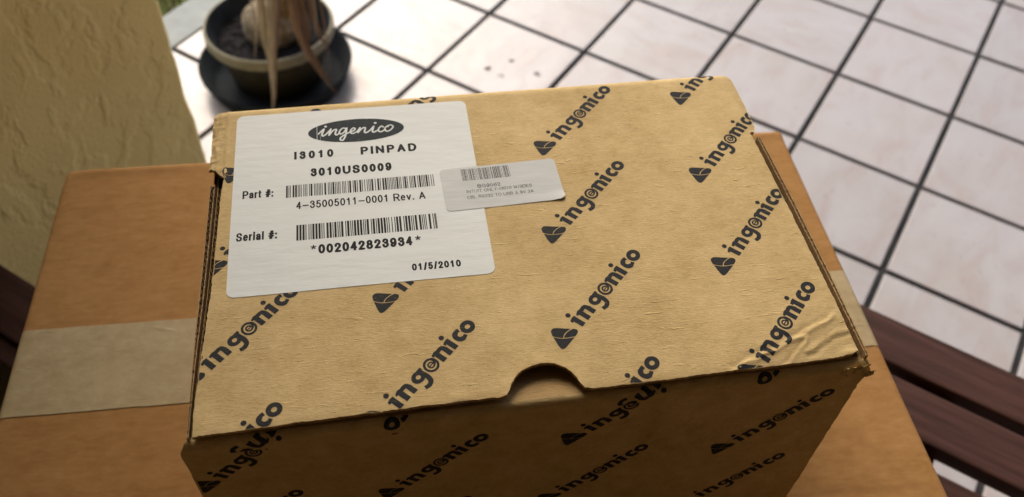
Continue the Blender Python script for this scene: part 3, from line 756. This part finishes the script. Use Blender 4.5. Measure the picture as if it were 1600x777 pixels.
# oval logo with handwritten lettering left blank in it
sc_ = []
def pen(pts, w_=.78, n_=6): sc_.extend(stroke(spline(pts, n_), w_))
pen([(35.3, 86.1), (37.7, 89.1), (36.9, 86.3), (36.8, 85.1), (37.3, 84.6), (38.8, 85.9), (40.7, 88.7)])
pen([(40.7, 88.8), (40.2, 86.9), (39.8, 84.8)]); pen([(39.8, 84.8), (41.2, 87.2), (42.4, 88.3), (43.1, 88.1), (42.6, 86.2), (42.6, 85.1), (43.2, 84.7), (44.4, 85.9)])
pen([(47.5, 88.1), (46.6, 88.8), (45.7, 88.7), (44.6, 87.4), (44.3, 85.9), (45.0, 85.1), (46.3, 86.1), (47.6, 88.6)])
pen([(47.6, 88.7), (47.2, 85.6), (46.6, 82.9), (45.6, 81.0), (44.6, 81.5), (44.9, 82.9), (46.8, 84.6), (49.0, 86.0)])
pen([(49.0, 86.0), (50.6, 86.8), (51.2, 87.8), (50.5, 88.5), (49.4, 87.3), (49.2, 85.7), (50.0, 84.9), (52.0, 86.0), (53.4, 88.4)])
pen([(53.4, 88.4), (52.9, 86.8), (52.4, 85.2)]); pen([(52.4, 85.2), (53.9, 87.4), (55.1, 88.3), (55.7, 87.8), (55.3, 86.2), (55.3, 85.1), (56.1, 84.9), (57.7, 86.3), (59.4, 88.7)])
pen([(59.4, 88.7), (58.9, 86.6), (58.7, 85.4), (59.3, 84.8), (60.8, 85.8)])
pen([(63.6, 87.7), (62.8, 88.4), (61.7, 87.3), (61.3, 85.8), (62.0, 84.8), (63.2, 85.2), (64.3, 86.2)])
pen([(65.7, 88.5), (64.5, 87.4), (64.2, 85.9), (64.9, 84.9), (66.1, 85.2), (67.4, 86.5), (67.8, 87.9), (66.9, 88.8), (65.7, 88.4), (65.6, 87.7)], .72)
sc_ += [circle((38.4, 90.6), .62, 12), circle((60.2, 90.8), .62, 12)]
sc_ += [[(34.55, 78), (34.75, 78), (34.75, 96), (34.55, 96)], [(36.0, 78), (36.1, 78), (36.1, 85), (36.0, 85)]]
flat_print("printed_logo", [circle((51.7, 86.85), 20.9, 72, 7.35)], sc_, LS, INK_LOGO, big, 2.0)
SS = sml_surf(.19)
def on_small(p): dx, dy = p[0] - SX, p[1] - SY; c, s_ = math.cos(SANG), math.sin(SANG); return c * dx + s_ * dy, -s_ * dx + c * dy
a = on_small((105.3, 107.1)); barcode(a[0], a[0] + 20.5, a[1], a[1] + 7.0, 0, 5, SS, INK_FADED, small, .20)
a = on_small((110.9, 102.75)); text_print("BG9062", a[0], a[0] + 10, a[1] - .2, 2.0, SS, INK_FADED, small, .15, .15)
a = on_small((105.8, 100.3)); text_print("INTUIT ONLY-I3010 W/3DES", a[0], a[0] + 28.1, a[1] - .4, 1.75, SS, INK_FADED, small, .12, .15)
a = on_small((105.8, 97.0)); text_print("CBL RS232 TO USB & 9V 2A", a[0], a[0] + 28.3, a[1] - .4, 1.75, SS, INK_FADED, small, .12, .15)

# ------------------------------------------------------------------ plant pot, saucer and plant
PC = Vector((-0.093, 1.138, 0))
def lathe(name, prof, n=64, jit=0.0):
    v, f = [], []
    for r_, z in prof:
        for k in range(n): a = 2 * math.pi * k / n; v.append((r_ * math.cos(a), r_ * math.sin(a), z))
    for i in range(len(prof) - 1):
        for k in range(n): k2 = (k + 1) % n; f.append((i * n + k, i * n + k2, (i + 1) * n + k2, (i + 1) * n + k))
    return mesh(name, v, f, True)
sau = link("plant_saucer", lathe("plant_saucer", [(0.0005, .0015), (.105, .0015), (.112, .004), (.125, .036), (.128, .0385), (.1305, .037), (.130, .034), (.117, .002), (.112, .0002), (.0005, .0002)], 72), SAUCER)
sau.location = PC; tag(sau, "round black plastic saucer under the plant pot on the tiles", "saucer")
pot = empty("plant_pot", PC + Vector((0, 0, .0017))); tag(pot, "round olive black plastic pot with pale rim standing in the saucer", "plant pot")
link("pot_body", lathe("pot_body", [(0.0005, .0003), (.070, .0003), (.074, .003), (.096, .095), (.0985, .0985), (.0965, .0985), (.0925, .092), (.071, .006), (.0005, .006)], 72), POTBODY, pot)
link("shade_liner", lathe("shade_liner", [(.0712, .0066), (.0919, .0922), (.0972, .0996), (.0998, .1104), (.1018, .1122), (.1024, .1119)], 72), SAUCER, pot)  # black liner, added as the dark shade inside the pot
link("rim", lathe("rim", [(.0968, .0965), (.0995, .0905), (.1055, .0915), (.1075, .0955), (.1075, .1075), (.1062, .1108), (.1035, .1115), (.1008, .1100), (.0985, .0990), (.0968, .0965)], 72), POTRIM, pot)
v, f = [], []; N = 60
for a in range(N + 1):
    for b in range(N + 1):
        x, y = (a / N - .5) * 2, (b / N - .5) * 2; k = math.hypot(x, y); m = max(abs(x), abs(y)); q = (m / k if k > 1e-6 else 1)
        x, y = x * q * .093, y * q * .093
        v.append((x, y, .088 + .006 * nz(x * 60, y * 60, 1) + .004 * nz(x * 170, y * 170, 4) - .008 * (math.hypot(x, y) / .093) ** 4))
for a in range(N):
    for b in range(N): k = a * (N + 1) + b; f.append((k, k + N + 1, k + N + 2, k + 1))
link("soil", mesh("soil", v, f, True), SOIL, pot)
# the plant: swollen corky base, short trunk, long dry leaves hanging over the rim
plant = empty("potted_plant", PC + Vector((0.008, 0.0, .088))); tag(plant, "plant with swollen pale base and dry brown hanging leaves, growing in the pot", "plant")
v, f = [], []; NU, NV = 40, 26
for a in range(NV + 1):
    th = math.pi * a / NV
    for b in range(NU):
        ph = 2 * math.pi * b / NU
        dx, dy, dz = math.sin(th) * math.cos(ph), math.sin(th) * math.sin(ph), math.cos(th)
        r_ = 1 + .09 * nz(dx * 2.2, dy * 2.2, dz * 2.2) + .035 * nz(dx * 7, dy * 7, dz * 7)
        v.append((dx * .051 * r_, dy * .049 * r_, .022 + dz * .043 * r_))
for a in range(NV):
    for b in range(NU): b2 = (b + 1) % NU; f.append((a * NU + b, (a + 1) * NU + b, (a + 1) * NU + b2, a * NU + b2))
link("swollen_base", mesh("swollen_base", v, f, True), BULB, plant)
def tube(name, pts, rad, n=14, mat=None, parent=None, rough=0.1):
    P = [Vector(p) for p in spline([tuple(p) for p in pts], 6)]; v, f = [], []
    rr = np.interp(np.linspace(0, 1, len(P)), np.linspace(0, 1, len(rad)), rad)
    for i, p in enumerate(P):
        t = (P[min(i + 1, len(P) - 1)] - P[max(i - 1, 0)]).normalized(); u = t.cross(Vector((0, 1, 0.1))).normalized(); w_ = t.cross(u)
        for k in range(n):
            a = 2 * math.pi * k / n; q = rr[i] * (1 + rough * nz(math.cos(a) * 2 + i * .25, math.sin(a) * 2, i * .45))
            v.append(p + u * math.cos(a) * q + w_ * math.sin(a) * q)
    for i in range(len(P) - 1):
        for k in range(n): k2 = (k + 1) % n; f.append((i * n + k, i * n + k2, (i + 1) * n + k2, (i + 1) * n + k))
    b = len(v); v.append(P[0]); v.append(P[-1])
    for k in range(n): k2 = (k + 1) % n; f.append((b, k2, k)); f.append((b + 1, (len(P) - 1) * n + k, (len(P) - 1) * n + k2))
    return link(name, mesh(name, v, f, True), mat, parent)
tube("trunk", [(.018, -.006, .045), (.030, -.012, .085), (.036, -.02, .14), (.034, -.02, .24), (.03, -.015, .34)], [.024, .021, .019, .017, .015], 18, BARK, plant, .2)
def leaf(pts, w0, w1, w2, mat, fold=.25, twist=0.0):
    """strip with a keel; pts in world coordinates"""
    P = [Vector(p) for p in spline(pts, 7)]; v, f = [], []; n = len(P); off = plant.location
    for i, p in enumerate(P):
        t = (P[min(i + 1, n - 1)] - P[max(i - 1, 0)]).normalized(); u = i / (n - 1)
        sdv = t.cross(Vector((0.1 + twist * u, 1, .2))).normalized(); nn = t.cross(sdv)
        wd = float(np.interp(u, [0, .5, .85, 1], [w0, w1, w2, .0006])) / 2 * (1 + .2 * nz(u * 9, w0 * 999))
        for k, c in ((-1, 0), (-.5, fold * .7), (0, fold), (.5, fold * .7), (1, 0)): v.append(p - off + sdv * wd * k + nn * wd * c * (1 + .5 * nz(u * 12, k)))
    for i in range(n - 1):
        for k in range(4): a = i * 5 + k; f.append((a, a + 1, a + 6, a + 5))
    return link("leaf", mesh("leaf", v, f, True), mat, plant)
leaf([(-.058, 1.10, .42), (-.05, 1.05, .40), (-.055, 1.005, .33), (-.062, .99, .26), (-.076, .985, .18), (-.083, .985, .12), (-.088, .985, .085), (-.097, .985, .035)], .013, .015, .006, DRYLEAF, .5)
leaf([(-.050, 1.10, .42), (-.040, 1.05, .39), (-.047, 1.002, .31), (-.058, .992, .25), (-.071, .99, .185), (-.081, .988, .125), (-.087, .988, .08), (-.096, .988, .045)], .015, .012, .006, DRYTIP, .5)
leaf([(-.06, 1.10, .42), (-.065, 1.04, .40), (-.07, 1.0, .33), (-.078, .993, .26), (-.084, .992, .20), (-.084, .990, .15), (-.084, .99, .11)], .012, .012, .006, DRYLEAF, .3)
leaf([(-.045, 1.10, .43), (-.03, 1.05, .40), (-.035, 1.02, .33), (-.038, 1.008, .26), (-.036, 1.0, .20), (-.028, 1.0, .155), (-.012, 1.0, .11), (.012, 1.005, .055)], .012, .013, .006, DRYTIP, .5)
leaf([(-.045, 1.105, .43), (-.02, 1.06, .40), (-.022, 1.03, .33), (-.022, 1.015, .27), (-.026, 1.01, .21), (-.026, 1.005, .165), (-.012, 1.004, .12), (.004, 1.006, .085)], .014, .014, .007, DRYTIP, .4)
leaf([(-.045, 1.11, .43), (-.01, 1.08, .40), (-.005, 1.05, .32), (-.008, 1.04, .26), (-.012, 1.038, .20), (-.006, 1.035, .16), (.002, 1.03, .135)], .014, .013, .007, DRYTIP, .4)
rl = random.Random(3)
for k in range(9):                                                                  # thin frayed strands among the broad leaves
    x0 = -.095 + .0115 * k + rl.uniform(-.006, .006); yy = .99 + rl.uniform(0, .035); zt_ = rl.uniform(.10, .20)
    leaf([(-.05, 1.10, .43), (x0 * .7 - .01, 1.05, .40), (x0, yy + .012, .33), (x0 + rl.uniform(-.006, .006), yy + .005, .27), (x0 + rl.uniform(-.010, .010), yy, (zt_ + .27) / 2), (x0 + rl.uniform(-.012, .016), yy, zt_)],
         .004, .0045, .003, rl.choice((DRYLEAF, DRYTIP)), .6, rl.uniform(-1, 1))
leaf([(-.06, 1.11, .43), (-.11, 1.12, .50), (-.20, 1.14, .52), (-.29, 1.15, .45)], .012, .014, .008, DRYLEAF, .3)
leaf([(-.05, 1.12, .43), (-.03, 1.19, .51), (.0, 1.28, .54), (.03, 1.36, .46)], .012, .014, .008, DRYLEAF, .3)

# crumbs on the tile behind the box
v, f = [], []
for (x, y, r_) in ((.2753, 1.1174, .0055), (.3225, 1.1343, .0045), (.3637, 1.0930, .0045), (.2976, 1.0950, .0035)):
    for k in range(5):
        cx, cy = x + random.gauss(0, r_ * .6), y + random.gauss(0, r_ * .6); q = r_ * random.uniform(.3, .7); b = len(v)
        for j in range(6): a = j * math.pi / 3; v.append((cx + q * math.cos(a) * random.uniform(.7, 1.2), cy + q * math.sin(a) * random.uniform(.7, 1.2), .0006))
        v.append((cx, cy, .0006 + q * .6))
        for j in range(6): f.append((b + j, b + (j + 1) % 6, b + 6))
cr = link("dirt_crumbs", mesh("dirt_crumbs", v, f), CRUMB, kind='stuff'); tag(cr, "few dark crumbs of dirt on a pale floor tile", "dirt")
